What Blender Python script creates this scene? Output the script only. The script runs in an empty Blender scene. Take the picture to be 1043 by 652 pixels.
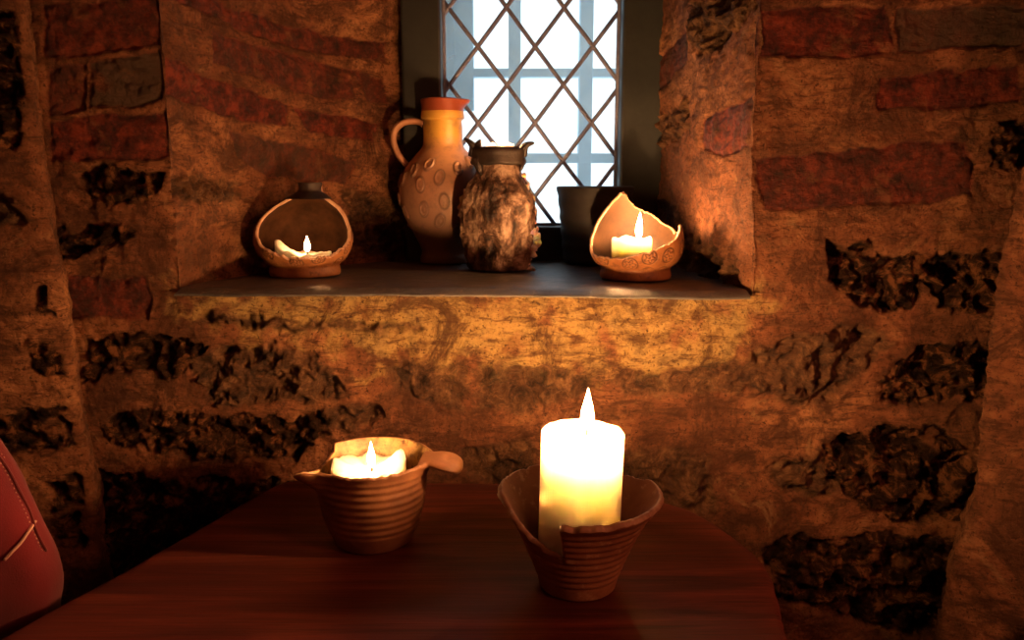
import bpy, math, random
import numpy as np
from mathutils import Vector, Matrix
C = bpy.context.scene.collection
PI = math.pi
random.seed(7)

# ------------------------------------------------------------------ camera
F_PX, CX, CY = 800.0, 521.5, 326.0
PITCH = math.radians(9.86)
cp, sp = math.cos(PITCH), math.sin(PITCH)
cam_d = bpy.data.cameras.new('camera')
cam_d.sensor_width = 36.0
cam_d.lens = 36.0 * F_PX / 1043.0
cam_d.clip_start = 0.01
cam = bpy.data.objects.new('camera', cam_d)
cam.rotation_euler = (PI/2 - PITCH, 0, 0)
C.objects.link(cam)
bpy.context.scene.camera = cam

TABLE_Z, SILL_Z, FLOOR_Z, CEIL_Z = -0.320, -0.112, -1.07, 1.05
FRONT_Y, WIN_Y = 0.86, 1.20

def ray(px, py):
    dx, dy = (px-CX)/F_PX, (py-CY)/F_PX
    return np.array([dx, cp - dy*sp, -sp - dy*cp])
def on_y(px, py, Y):
    d = ray(px, py); t = Y/d[1]; return d*t
def on_z(px, py, Z):
    d = ray(px, py); t = Z/d[2]; return d*t
def on_wall(px, py, P0, P1):          # -> (distance along P0->P1, z)
    d = ray(px, py)
    e = np.array(P1)-np.array(P0); L = np.hypot(*e); e = e/L
    n = np.array([-e[1], e[0]])
    t = np.dot(n, P0)/np.dot(n, d[:2])
    h = d*t
    return float(np.dot(h[:2]-np.array(P0), e)), float(h[2])

# ------------------------------------------------------------------ noise
_rng = np.random.RandomState(3)
_perm = _rng.permutation(256); _perm = np.concatenate([_perm, _perm, _perm])
_grad = _rng.normal(size=(256, 3)); _grad /= np.linalg.norm(_grad, axis=1)[:, None]
def perlin(P):
    P = np.asarray(P, dtype=float)
    I = np.floor(P).astype(int); f = P - I; I = I & 255
    u = f*f*f*(f*(f*6-15)+10)
    def g(dx, dy, dz):
        h = _perm[(_perm[(_perm[(I[:, 0]+dx) & 255]+I[:, 1]+dy) & 255]+I[:, 2]+dz) & 255]
        G = _grad[h]
        return G[:, 0]*(f[:, 0]-dx)+G[:, 1]*(f[:, 1]-dy)+G[:, 2]*(f[:, 2]-dz)
    def lerp(a, b, t): return a+(b-a)*t
    x00 = lerp(g(0,0,0), g(1,0,0), u[:,0]); x10 = lerp(g(0,1,0), g(1,1,0), u[:,0])
    x01 = lerp(g(0,0,1), g(1,0,1), u[:,0]); x11 = lerp(g(0,1,1), g(1,1,1), u[:,0])
    return lerp(lerp(x00, x10, u[:,1]), lerp(x01, x11, u[:,1]), u[:,2])*1.6
def fbm(P, freq, octs=4, gain=0.5, off=0.0):
    P = np.asarray(P)*freq + off
    s = 0; a = 1.0
    for k in range(octs):
        s = s + a*perlin(P); P = P*2.03+17.3; a *= gain
    return s
def ridged(P, freq, octs=4, off=0.0):
    P = np.asarray(P)*freq + off
    s = 0; a = 1.0; n = 0
    for k in range(octs):
        s = s + a*(1-np.abs(perlin(P))*1.8); n += a; P = P*2.07+9.1; a *= .5
    return s/n
def sstep(a, b, x):
    t = np.clip((x-a)/(b-a), 0, 1); return t*t*(3-2*t)

# ------------------------------------------------------------------ materials
class NT:
    def __init__(s, name):
        s.m = bpy.data.materials.new(name); s.m.use_nodes = True
        s.t = s.m.node_tree; s.t.nodes.clear()
        s.out = s.n('ShaderNodeOutputMaterial')
    def n(s, kind, **kw):
        nd = s.t.nodes.new(kind)
        for k, v in kw.items():
            if k.startswith('_'): setattr(nd, k[1:], v)
        return nd
    def l(s, a, b): s.t.links.new(a, b)
    def val(s, sock, v):
        if hasattr(v, 'is_output') or isinstance(v, bpy.types.NodeSocket): s.l(v, sock)
        elif isinstance(v, (tuple, list)) and len(v) == 3 and sock.type == 'RGBA': sock.default_value = (*v, 1)
        else: sock.default_value = v
    def coord(s, which='Object', scale=(1,1,1), rot=(0,0,0)):
        tc = s.n('ShaderNodeTexCoord'); mp = s.n('ShaderNodeMapping')
        mp.inputs['Scale'].default_value = scale; mp.inputs['Rotation'].default_value = rot
        s.l(tc.outputs[which], mp.inputs['Vector']); return mp.outputs['Vector']
    def noise(s, vec, scale, detail=6, rough=.6, dist=0):
        nd = s.n('ShaderNodeTexNoise')
        s.l(vec, nd.inputs['Vector']); nd.inputs['Scale'].default_value = scale
        nd.inputs['Detail'].default_value = detail; nd.inputs['Roughness'].default_value = rough
        nd.inputs['Distortion'].default_value = dist
        return nd.outputs['Fac']
    def ramp(s, fac, stops):
        r = s.n('ShaderNodeValToRGB'); e = r.color_ramp.elements
        while len(e) < len(stops): e.new(.5)
        for el, (p, c) in zip(e, stops):
            el.position = p; el.color = (*c, 1) if len(c) == 3 else c
        s.l(fac, r.inputs['Fac']); return r.outputs['Color']
    def mix(s, fac, a, b, mode='MIX'):
        m = s.n('ShaderNodeMix'); m.data_type = 'RGBA'; m.blend_type = mode
        s.val(m.inputs[0], fac); s.val(m.inputs[6], a); s.val(m.inputs[7], b)
        return m.outputs[2]
    def math(s, op, a, b=0.0):
        m = s.n('ShaderNodeMath'); m.operation = op
        s.val(m.inputs[0], a); s.val(m.inputs[1], b); return m.outputs[0]
    def bump(s, h, strength=.5, dist=.002, normal=None):
        b = s.n('ShaderNodeBump'); b.inputs['Strength'].default_value = strength
        b.inputs['Distance'].default_value = dist; s.l(h, b.inputs['Height'])
        if normal is not None: s.l(normal, b.inputs['Normal'])
        return b.outputs['Normal']
    def bsdf(s, color, rough=.7, normal=None, spec=.5, **kw):
        b = s.n('ShaderNodeBsdfPrincipled')
        s.val(b.inputs['Base Color'], color); s.val(b.inputs['Roughness'], rough)
        b.inputs['Specular IOR Level'].default_value = spec
        if normal is not None: s.l(normal, b.inputs['Normal'])
        for k, v in kw.items(): s.val(b.inputs[k.replace('_', ' ')], v)
        s.l(b.outputs[0], s.out.inputs['Surface']); return s.m

def mottled(name, c1, c2, scale=30, rough=.6, bump=.4, dist=.001, spec=.5, c3=None, **kw):
    t = NT(name); v = t.coord()
    n1 = t.noise(v, scale, 6, .65)
    col = t.ramp(n1, [(.35, c1), (.65, c2)])
    if c3:
        n3 = t.noise(v, scale*3.1, 5, .7)
        col = t.mix(t.ramp(n3, [(.56, (0,0,0)), (.66, (1,1,1))]), col, c3)
    n2 = t.noise(v, scale*6, 5, .7)
    return t.bsdf(col, rough, t.bump(n2, bump, dist), spec, **kw)

def wall_material():
    t = NT('old_masonry'); v = t.coord()
    at = t.n('ShaderNodeVertexColor'); at.layer_name = 'kind'
    sep = t.n('ShaderNodeSeparateColor'); t.l(at.outputs['Color'], sep.inputs[0])
    R, G, B = sep.outputs; A = at.outputs['Alpha']
    nl = t.noise(v, 7, 5, .6); nm = t.noise(v, 38, 8, .7); nf = t.noise(v, 230, 6, .75)
    # plaster and mortar, with candlelight under the sill painted in as ochre
    pl = t.ramp(nl, [(.34, (.16,.055,.024)), (.5, (.35,.135,.058)), (.66, (.58,.26,.115))])
    at2 = t.n('ShaderNodeVertexColor'); at2.layer_name = 'sill_glow'
    glow_col = t.ramp(nm, [(.34, (.30,.155,.055)), (.5, (.62,.41,.14)), (.66, (.82,.60,.24))])
    pl = t.mix(at2.outputs['Color'], pl, glow_col)
    pl = t.mix(t.ramp(nm, [(.46, (0,0,0)), (.64, (.7,.7,.7))]), pl, (.10,.042,.018))
    pl = t.mix(t.ramp(nf, [(.36, (.9,.9,.9)), (.46, (0,0,0))]), pl, (.055,.022,.010))
    vs = t.coord('Object', (30, 30, 120)); nst = t.noise(vs, 1.0, 7, .7, .7)
    pl = t.mix(t.ramp(nst, [(.50, (0,0,0)), (.64, (.85,.85,.85))]), pl, (.10,.037,.016))
    nc = t.noise(v, 13, 9, .78, 1.2)
    pl = t.mix(t.ramp(nc, [(.47, (0,0,0)), (.60, (.82,.82,.82))]), pl, (.075,.027,.012))
    pl = t.mix(t.ramp(nc, [(.30, (.5,.5,.5)), (.42, (0,0,0))]), pl, (.60,.36,.17))
    # brick
    nb = t.noise(v, 55, 7, .7)
    br = t.ramp(nb, [(.34, (.022,.006,.005)), (.48, (.11,.016,.010)), (.64, (.29,.048,.022))])
    br = t.mix(A, br, (.10,.065,.04))
    nb2 = t.noise(v, 24, 8, .72)
    br = t.mix(t.ramp(nb2, [(.57, (0,0,0)), (.66, (.6,.6,.6))]), br, (.26,.12,.05))
    br = t.mix(t.ramp(nf, [(.3, (.7,.7,.7)), (.42, (0,0,0))]), br, (.03,.012,.01))
    # dark field stone
    ns = t.noise(v, 45, 8, .75, .6)
    st = t.ramp(ns, [(.40, (.008,.004,.002)), (.51, (.050,.021,.010)), (.60, (.26,.11,.045))])
    # half limewashed rough stone
    ro = t.ramp(ns, [(.38, (.020,.010,.005)), (.52, (.13,.06,.025)), (.66, (.32,.17,.075))])
    col = t.mix(B, pl, ro); col = t.mix(R, col, br); col = t.mix(G, col, st)
    rough = t.math('SUBTRACT', .85, t.math('MULTIPLY', G, .25))
    rough = t.math('SUBTRACT', rough, t.math('MULTIPLY', R, .22))
    nh = t.noise(v, 95, 8, .8, .4)
    h = t.math('ADD', t.math('MULTIPLY', nf, .7), t.math('ADD', t.math('MULTIPLY', nm, 2.6), t.math('ADD', t.math('MULTIPLY', nh, 1.4), t.math('MULTIPLY', nst, .8))))
    nrm = t.bump(h, 1.0, .0055)
    m_ = t.bsdf(col, rough, nrm, .35)
    p_ = [x for x in t.t.nodes if x.type == 'BSDF_PRINCIPLED'][0]
    t.l(t.math('SUBTRACT', .35, t.math('MULTIPLY', G, .22)), p_.inputs['Specular IOR Level'])
    return m_

def wood(name, c1, c2, c3, rough=.42, rot=0.06, scale=1.0):
    t = NT(name)
    v = t.coord('Object', (1.2*scale, 14*scale, 14*scale), (0, 0, rot))
    n = t.noise(v, 3.2, 8, .62, .8)
    v2 = t.coord('Object', (3*scale, 120*scale, 60*scale), (0, 0, rot))
    n2 = t.noise(v2, 3, 6, .7)
    v3 = t.coord('Object', (1, 2, 1), (0, 0, rot))
    n3 = t.noise(v3, 3.5, 3, .5)
    col = t.ramp(n, [(.32, c1), (.5, c2), (.66, c3)])
    col = t.mix(t.ramp(n2, [(.3, (.75,.75,.75)), (.5, (0,0,0))]), col, c1)
    col = t.mix(t.ramp(n3, [(.35, (.55,.55,.55)), (.6, (0,0,0))]), col, c1)
    r = t.math('ADD', rough-.12, t.math('MULTIPLY', n3, .3))
    return t.bsdf(col, r, t.bump(n2, .35, .0012), .4)

M = {}
M['wall'] = wall_material()
M['table'] = wood('reddish_tabletop_wood', (.050,.010,.009), (.14,.026,.018), (.26,.058,.034), .5)
M['dark_wood'] = wood('dark_wood', (.012,.008,.006), (.035,.02,.013), (.07,.04,.025), .5, PI/2)
M['frame'] = mottled('black_painted_window_frame', (.010,.014,.014), (.022,.026,.024), 20, .55, .3)
M['lead'] = mottled('lead_came', (.15,.16,.24), (.25,.26,.36), 60, .45, .3, Metallic=.2)
M['slate'] = mottled('dark_ledge_slate', (.060,.056,.056), (.13,.118,.11), 22, .36, .9, .0018, .6, (.19,.15,.11))
M['slate_bright'] = M['slate']
def stamped():
    t = NT('stamped_terracotta'); v = t.coord()
    at = t.n('ShaderNodeVertexColor'); at.layer_name = 'stamp'
    col = t.ramp(t.noise(v, 45, 6, .65), [(.35, (.22,.08,.028)), (.65, (.40,.17,.06))])
    col = t.mix(t.ramp(t.noise(v, 130, 6, .7), [(.54, (0,0,0)), (.66, (.6,.6,.6))]), col, (.09,.035,.018))
    col = t.mix(t.math('MULTIPLY', at.outputs['Color'], .85), col, (.035,.014,.008))
    return t.bsdf(col, .5, t.bump(t.noise(v, 260, 5, .7), .4, .001), .5)
M['terracotta'] = stamped()
M['plain_clay'] = mottled('jug_handle_clay', (.26,.12,.07), (.38,.19,.10), 45, .5, .35)
M['dark_glaze'] = mottled('sooty_inner_glaze', (.012,.005,.002), (.045,.018,.007), 30, .75, .3, .001, .08)
M['brown_glaze'] = mottled('brown_inner_glaze', (.016,.007,.003), (.055,.026,.011), 35, .4, .3)
M['ochre_glaze'] = mottled('ochre_inner_glaze', (.16,.08,.03), (.50,.33,.12), 55, .4, .6, .0012, .5, (.10,.045,.02))
M['raw_edge'] = mottled('broken_clay_edge', (.34,.18,.11), (.52,.32,.21), 60, .6, .5)
M['clay_bowl'] = mottled('thrown_brown_clay', (.20,.085,.045), (.31,.14,.07), 40, .55, .35, .0006)
M['clay_raw'] = mottled('glazed_jar_clay', (.15,.06,.03), (.28,.125,.055), 30, .45, .4, .0006)
M['clay_broken'] = mottled('broken_bowl_clay', (.21,.085,.042), (.34,.15,.072), 30, .5, .35, .0006, .5, (.42,.24,.14))
M['dark_pot'] = mottled('dark_grey_stoneware', (.012,.011,.011), (.030,.026,.025), 25, .6, .35)
M['iron'] = mottled('blackened_collar', (.010,.007,.006), (.035,.02,.013), 50, .5, .9)
M['wick'] = mottled('charred_wick', (.01,.008,.006), (.04,.02,.01), 200, .9)
M['plaster'] = mottled('plain_plaster', (.20,.13,.08), (.32,.22,.14), 6, .9, .5, .004)
M['stonefloor'] = mottled('dark_stone_floor', (.03,.025,.02), (.07,.055,.045), 5, .8, .5, .004)
M['outer'] = mottled('pale_limewashed_stone', (.55,.60,.62), (.70,.74,.75), 8, .9, .4)
M['outer_bar'] = mottled('pale_glare_bars', (.40,.66,.82), (.48,.74,.88), 20, .7, .2)  # pale blue of the sky glare put into the bar colour

def wax(name, col=(.95,.80,.55), sc=.02, rough=.45, bumpd=.0006, weight=1.0, rad=(1.0,.55,.22)):
    t = NT(name); v = t.coord()
    n = t.noise(v, 60, 5, .6)
    b = t.bsdf(col, rough, t.bump(n, .3, bumpd), .5)
    p = [x for x in t.t.nodes if x.type == 'BSDF_PRINCIPLED'][0]
    p.inputs['Subsurface Weight'].default_value = weight
    p.inputs['Subsurface Radius'].default_value = rad
    p.inputs['Subsurface Scale'].default_value = sc
    return b
M['wax'] = wax('ivory_wax', (.88,.84,.76), .042, rad=(1.0,.97,.9))
M['wax_small'] = wax('melted_ivory_wax', (.86,.80,.66), .014, .4, rad=(.9,.95,1.0))

def aged_wax():
    t = NT('sooty_old_wax'); v = t.coord('Object', (1, 1, .6))
    n1 = t.noise(v, 45, 8, .7, .5)
    col = t.ramp(n1, [(.40, (.020,.012,.009)), (.50, (.12,.065,.040)), (.62, (.36,.25,.18))])
    n2 = t.noise(v, 210, 6, .7)
    b = t.bsdf(col, .55, t.bump(n2, .6, .0015), .3)
    return b
M['old_wax'] = aged_wax()
M['old_pale_wax'] = wax('tan_hanging_wax', (.72,.58,.46), .006, .35)  # tan wax, its colour lightened for window light on the right edge

def jug_material():
    t = NT('salt_glazed_jug'); v = t.coord()
    sx = t.n('ShaderNodeSeparateXYZ'); t.l(v, sx.inputs[0])
    at = t.n('ShaderNodeVertexColor'); at.layer_name = 'stamp'
    nz = t.noise(v, 22, 6, .7)
    z = t.math('ADD', sx.outputs[2], t.math('MULTIPLY', t.math('SUBTRACT', nz, .5), .03))
    body = t.ramp(z, [(.0, (.20,.12,.08)), (.06, (.27,.15,.10)), (.12, (.38,.19,.11)), (.155, (.42,.22,.11)),
                      (.172, (.46,.25,.07)), (.18, (.50,.29,.05))])
    body = t.mix(t.ramp(t.noise(v, 60, 6, .7), [(.5,(0,0,0)), (.7,(.6,.6,.6))]), body, (.13,.08,.06))
    body = t.mix(t.math('MULTIPLY', at.outputs['Color'], .7), body, (.10,.055,.04))
    zz = t.math('ADD', sx.outputs[2], t.math('MULTIPLY', t.math('SUBTRACT', nz, .5), .003))
    isred = t.math('GREATER_THAN', zz, .211)
    col = t.mix(isred, body, (.24,.055,.025))
    return t.bsdf(col, t.math('SUBTRACT', .42, t.math('MULTIPLY', isred, .1)), t.bump(t.noise(v, 160, 5, .7), .3, .0008), .5)
M['jug'] = jug_material()

def emit(name, col, strength):
    t = NT(name); e = t.n('ShaderNodeEmission')
    e.inputs[0].default_value = (*col, 1); e.inputs[1].default_value = strength
    t.l(e.outputs[0], t.out.inputs['Surface']); return t.m

def glass_pane():
    t = NT('glare_veil_glass'); v = t.coord()  # translucent share stands in for the sky glare that pales the bars
    tr = t.n('ShaderNodeBsdfTransparent'); tl = t.n('ShaderNodeBsdfTranslucent'); gl = t.n('ShaderNodeBsdfGlossy')
    tr.inputs[0].default_value = (.97, .99, 1, 1)
    tl.inputs[0].default_value = (.85, .95, 1, 1)
    gl.inputs['Roughness'].default_value = .08
    n = t.noise(v, 9, 5, .6)
    f = t.ramp(n, [(.3, (.16,.16,.16)), (.7, (.28,.28,.28))])
    m1 = t.n('ShaderNodeMixShader'); t.l(f, m1.inputs[0]); t.l(tr.outputs[0], m1.inputs[1]); t.l(tl.outputs[0], m1.inputs[2])
    m2 = t.n('ShaderNodeMixShader'); m2.inputs[0].default_value = .04
    t.l(m1.outputs[0], m2.inputs[1]); t.l(gl.outputs[0], m2.inputs[2])
    t.l(m2.outputs[0], t.out.inputs['Surface']); return t.m
M['glass'] = glass_pane()

def fabric(name, c1, c2, scale=900):
    t = NT(name); v = t.coord()
    n = t.noise(v, 9, 4, .6); w = t.noise(v, scale, 2, .5)
    col = t.ramp(n, [(.35, c1), (.65, c2)])
    return t.bsdf(col, .85, t.bump(w, .5, .0006), .2, Sheen_Weight=.3)
M['red_fabric'] = fabric('red_twill', (.10,.006,.012), (.16,.011,.018))
M['red_dark'] = fabric('red_twill_band', (.07,.005,.008), (.11,.009,.012))
M['pale_piping'] = fabric('pale_piping', (.42,.22,.17), (.5,.28,.22))

# ------------------------------------------------------------------ objects
def mesh_obj(name, verts, faces, mat, parent=None, smooth=True, loc=None):
    me = bpy.data.meshes.new(name)
    me.from_pydata([tuple(map(float, v)) for v in verts], [], [tuple(map(int, f)) for f in faces])
    me.validate(); me.update()
    if smooth: me.polygons.foreach_set('use_smooth', [True]*len(me.polygons))
    me.materials.append(mat)
    o = bpy.data.objects.new(name, me); C.objects.link(o)
    if parent is not None: o.parent = parent
    if loc is not None: o.location = loc
    return o
def grid_obj(name, P, mat, parent=None, keep=None, closed=False, smooth=True, loc=None, attr=None):
    """P: (rows, cols, 3) array -> quad sheet"""
    nr, nc = P.shape[:2]
    idx = np.arange(nr*nc).reshape(nr, nc)
    cols = np.arange(nc if closed else nc-1)
    nxt = (cols+1) % nc
    q = np.stack([idx[:-1][:, cols], idx[:-1][:, nxt], idx[1:][:, nxt], idx[1:][:, cols]], -1)
    if keep is not None: q = q[keep]
    q = q.reshape(-1, 4)
    me = bpy.data.meshes.new(name)
    me.vertices.add(nr*nc); me.vertices.foreach_set('co', P.reshape(-1).astype(np.float32))
    me.loops.add(q.size); me.loops.foreach_set('vertex_index', q.reshape(-1).astype(np.int32))
    me.polygons.add(len(q))
    me.polygons.foreach_set('loop_start', np.arange(0, q.size, 4, dtype=np.int32))
    me.polygons.foreach_set('loop_total', np.full(len(q), 4, dtype=np.int32))
    me.update(calc_edges=True)
    if smooth: me.polygons.foreach_set('use_smooth', np.ones(len(q), dtype=bool))
    me.materials.append(mat)
    if attr:
        for an, arr in attr.items():
            a = me.color_attributes.new(an, 'FLOAT_COLOR', 'POINT')
            a.data.foreach_set('color', arr.reshape(-1).astype(np.float32))
    o = bpy.data.objects.new(name, me); C.objects.link(o)
    if parent is not None: o.parent = parent
    if loc is not None: o.location = loc
    return o
def empty(name, loc, label, cat, group=None, rz=0):
    o = bpy.data.objects.new(name, None); o.empty_display_size = .03; C.objects.link(o)
    o.location = loc; o.rotation_euler = (0, 0, rz); tag(o, label, cat, group); return o
def tag(o, label=None, cat=None, group=None, kind=None):
    if label: o['label'] = label
    if cat: o['category'] = cat
    if group: o['group'] = group
    if kind: o['kind'] = kind
    return o
def box_vf(x0, x1, y0, y1, z0, z1):
    v = [(x0,y0,z0),(x1,y0,z0),(x1,y1,z0),(x0,y1,z0),(x0,y0,z1),(x1,y0,z1),(x1,y1,z1),(x0,y1,z1)]
    f = [(0,3,2,1),(4,5,6,7),(0,1,5,4),(1,2,6,5),(2,3,7,6),(3,0,4,7)]
    return v, f
def join(parts):
    V, Fs = [], []
    for v, f in parts:
        b = len(V); V += list(v); Fs += [tuple(i+b for i in q) for q in f]
    return V, Fs
def box_obj(name, b, mat, parent=None, bevel=0, loc=None):
    bs = b if isinstance(b, list) else [b]
    o = mesh_obj(name, *join([box_vf(*x) for x in bs]), mat, parent, smooth=False, loc=loc)
    if bevel:
        m = o.modifiers.new('bevel', 'BEVEL'); m.width = bevel; m.segments = 2; m.limit_method = 'ANGLE'
    return o
def tube_vf(pts, rad, n=12, cap=True):
    pts = [np.array(p, float) for p in pts]
    if not hasattr(rad, '__len__'): rad = [rad]*len(pts)
    V, Fs = [], []
    up = np.array([0.13, .27, 1.0])
    prev = None
    for i, p in enumerate(pts):
        t = pts[min(i+1, len(pts)-1)]-pts[max(i-1, 0)]; t /= np.linalg.norm(t)+1e-12
        a = np.cross(t, up) if prev is None else prev - t*np.dot(prev, t)
        a /= np.linalg.norm(a); prev = a; b = np.cross(t, a)
        r = rad[i]
        ra, rb = r if hasattr(r, '__len__') else (r, r)
        for k in range(n):
            w = 2*PI*k/n; V.append(p+ra*math.cos(w)*a+rb*math.sin(w)*b)
    for i in range(len(pts)-1):
        for k in range(n):
            k2 = (k+1) % n
            Fs.append((i*n+k, i*n+k2, (i+1)*n+k2, (i+1)*n+k))
    if cap:
        Fs.append(tuple(range(n-1, -1, -1))); Fs.append(tuple((len(pts)-1)*n+k for k in range(n)))
    return V, Fs
def smooth_path(ctrl, n=24):
    """Catmull-Rom through control points"""
    P = [np.array(c, float) for c in ctrl]; P = [2*P[0]-P[1]]+P+[2*P[-1]-P[-2]]
    out = []
    for i in range(1, len(P)-2):
        for k in range(n):
            t = k/n
            out.append(.5*((2*P[i])+(-P[i-1]+P[i+1])*t+(2*P[i-1]-5*P[i]+4*P[i+1]-P[i+2])*t*t+(-P[i-1]+3*P[i]-3*P[i+1]+P[i+2])*t**3))
    out.append(P[-2]); return out

# ------------------------------------------------------------------ masonry
def poly_sdf(p, poly):
    poly = np.array(poly, float); n = len(poly)
    d = np.full(len(p), 1e9); inside = np.zeros(len(p), bool)
    for i in range(n):
        a, b = poly[i], poly[(i+1) % n]
        e = b-a; w = p-a
        t = np.clip((w@e)/(e@e+1e-12), 0, 1)
        d = np.minimum(d, np.hypot(*(w-t[:, None]*e).T))
        c = ((a[1] > p[:, 1]) != (b[1] > p[:, 1]))
        with np.errstate(divide='ignore', invalid='ignore'):
            xi = (b[0]-a[0])*(p[:, 1]-a[1])/(b[1]-a[1])+a[0]
        inside ^= c & (p[:, 0] < xi)
    return np.where(inside, -d, d)

# outlines are (type, tone, pixel polygon read off the photograph); they are laid onto their own wall plane
FRONT0, FRONT1 = (-1.0, FRONT_Y), (1.0, FRONT_Y)
LC, RC = (-.366, FRONT_Y), (.256, FRONT_Y)             # niche corners
LE, RE = (-.146, WIN_Y), (.205, WIN_Y)
front_regions = [
 # right
 ('b',.0,[(770,9),(840,7),(905,5),(912,30),(910,54),(860,60),(800,57),(768,60)]),
 ('b',.75,[(917,8),(1070,4),(1070,42),(985,48),(917,54)]),
 ('b',.0,[(896,80),(960,72),(1040,66),(1040,104),(970,110),(898,112)]),
 ('b',.15,[(772,163),(800,156),(865,152),(985,142),(992,170),(988,198),(960,206),(880,207),(840,214),(776,212)]),
 ('d',.0,[(1016,126),(1060,118),(1060,166),(1012,166)]),
 ('d',.0,[(838,246),(885,245),(893,256),(915,272),(938,290),(934,308),(905,318),(880,306),(852,300),(840,275)]),
 ('d',.0,[(905,264),(930,258),(960,257),(1015,251),(1026,285),(1018,312),(990,322),(965,314),(945,300),(930,282)]),
 ('d',.0,[(895,382),(925,362),(955,350),(1012,346),(1024,375),(1018,405),(975,404),(935,412),(898,407)]),
 ('r',.4,[(770,345),(830,335),(870,328),(905,335),(914,350),(885,375),(862,392),(848,410),(800,412),(762,400),(745,375)]),
 ('r',.2,[(612,388),(640,375),(690,368),(745,360),(765,385),(745,402),(680,398),(640,402)]),
 ('d',.0,[(840,455),(870,440),(900,436),(962,440),(1000,470),(1008,525),(960,535),(905,528),(862,505),(846,480)]),
 ('r',.5,[(783,478),(805,462),(838,455),(848,478),(866,500),(838,508),(795,508)]),
 ('d',.0,[(775,556),(830,548),(900,545),(992,545),(985,600),(975,650),(880,640),(790,610)]),
 ('r',.2,[(636,456),(690,460),(728,470),(730,522),(690,522),(640,500)]),
 # middle under ledge
 ('r',.2,[(393,372),(440,366),(478,370),(478,395),(477,418),(440,415),(400,400)]),
 ('r',.4,[(484,368),(540,372),(600,376),(602,400),(560,416),(484,420)]),
 ('r',.8,[(468,462),(505,452),(545,448),(545,490),(470,492)]),
 ('r',.7,[(200,318),(300,325),(430,332),(430,340),(300,338),(200,330)]),
 # left low
 ('d',.1,[(88,350),(128,340),(180,345),(205,352),(190,378),(150,382),(110,378),(88,392)]),
 ('r',.7,[(190,370),(215,352),(262,350),(310,356),(340,378),(352,402),(330,412),(300,410),(240,418),(214,416)]),
 ('r',.6,[(330,412),(372,410),(392,425),(360,440),(320,428)]),
 ('d',.1,[(102,432),(130,420),(200,422),(282,430),(330,420),(338,440),(300,470),(250,470),(200,466),(145,458),(112,448)]),
 ('d',.0,[(72,478),(150,488),(215,486),(290,492),(330,500),(330,620),(50,640),(60,560)]),
 # left bricks
 ('b',.1,[(45,6),(100,2),(166,-4),(171,20),(170,41),(110,50),(48,60)]),
 ('b',.3,[(47,70),(84,65),(88,112),(49,116)]),
 ('b',.9,[(90,62),(158,49),(164,80),(164,103),(92,112)]),
 ('b',.0,[(48,124),(110,118),(168,115),(174,138),(172,160),(110,163),(52,164)]),
 ('d',.0,[(76,172),(120,170),(166,173),(160,196),(146,215),(128,208),(96,206),(82,188)]),
 ('d',.0,[(64,240),(84,230),(132,231),(144,241),(130,250),(95,252),(80,264),(62,262)]),
 ('b',.1,[(62,284),(100,282),(148,283),(153,304),(150,326),(105,324),(64,325),(66,300)]),
 ('d',.1,[(48,222),(62,235),(60,262),(52,270),(45,245)]),
]
leftrev_regions = [
 ('b',.2,[(172,-30),(230,-6),(330,26),(402,44),(402,62),(330,48),(235,14),(172,-8)]),
 ('b',.1,[(168,55),(235,78),(318,104),(318,128),(250,117),(200,104),(170,98)]),
 ('b',.3,[(232,28),(300,46),(400,78),(404,104),(350,98),(290,80),(236,58)]),
 ('b',.1,[(322,106),(396,124),(393,146),(338,134)]),
 ('b',.5,[(254,131),(320,145),(380,164),(372,188),(300,180),(262,160)]),
 ('r',.6,[(170,175),(205,178),(250,182),(278,196),(255,206),(205,206),(170,204)]),
 ('r',.9,[(366,190),(418,200),(420,262),(372,262)]),
]
rightrev_regions = [
 ('b',.2,[(720,122),(762,98),(764,150),(738,160),(716,152)]),
 ('b',.4,[(668,60),(700,30),(702,60),(668,95)]),
 ('r',.5,[(668,120),(700,100),(705,135),(668,150)]),
 ('r',.9,[(705,0),(760,-30),(765,10),(720,60),(705,40)]),
 ('r',.9,[(690,240),(730,245),(750,290),(690,280)]),
]
LW0, LW1 = (-.470, .805), (-1.30, .66)
leftwall_regions = [
 ('d',.0,[(-10,8),(22,8),(30,60),(30,108),(15,150),(-10,162)]),
 ('d',.0,[(-30,425),(20,417),(58,416),(50,428),(62,438),(60,450),(38,460),(12,464),(-30,455)]),
 ('d',.0,[(20,346),(50,345),(44,356),(58,364),(58,378),(40,380),(26,372)]),
 ('d',.0,[(30,300),(44,290),(48,318),(32,322)]),
 ('d',.0,[(30,492),(64,486),(68,515),(38,522)]),
 ('d',.0,[(38,530),(62,528),(68,560),(45,560)]),
 ('r',.6,[(-40,200),(10,196),(30,225),(-40,240)]),
]
RW0, RW1 = (.492, .785), (1.30, .42)
rightwall_regions = [
 ('d',.0,[(1010,630),(1060,620),(1060,700),(1005,700)]),
 ('r',.5,[(1028,60),(1090,50),(1090,100),(1030,110)]),
]
def to_plane(regs, P0, P1, s0=0.0):
    return [(k, tone, [(lambda q: (q[0]+s0, q[1]))(on_wall(px, py, P0, P1)) for px, py in poly]) for k, tone, poly in regs]
REG = {
 0: to_plane(front_regions, FRONT0, FRONT1, -1.0),     # s = x
 1: to_plane(leftrev_regions, LC, LE),
 2: to_plane(rightrev_regions, RC, RE),
 3: to_plane(leftwall_regions, LW0, LW1),
 4: to_plane(rightwall_regions, RW0, RW1),
}
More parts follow.
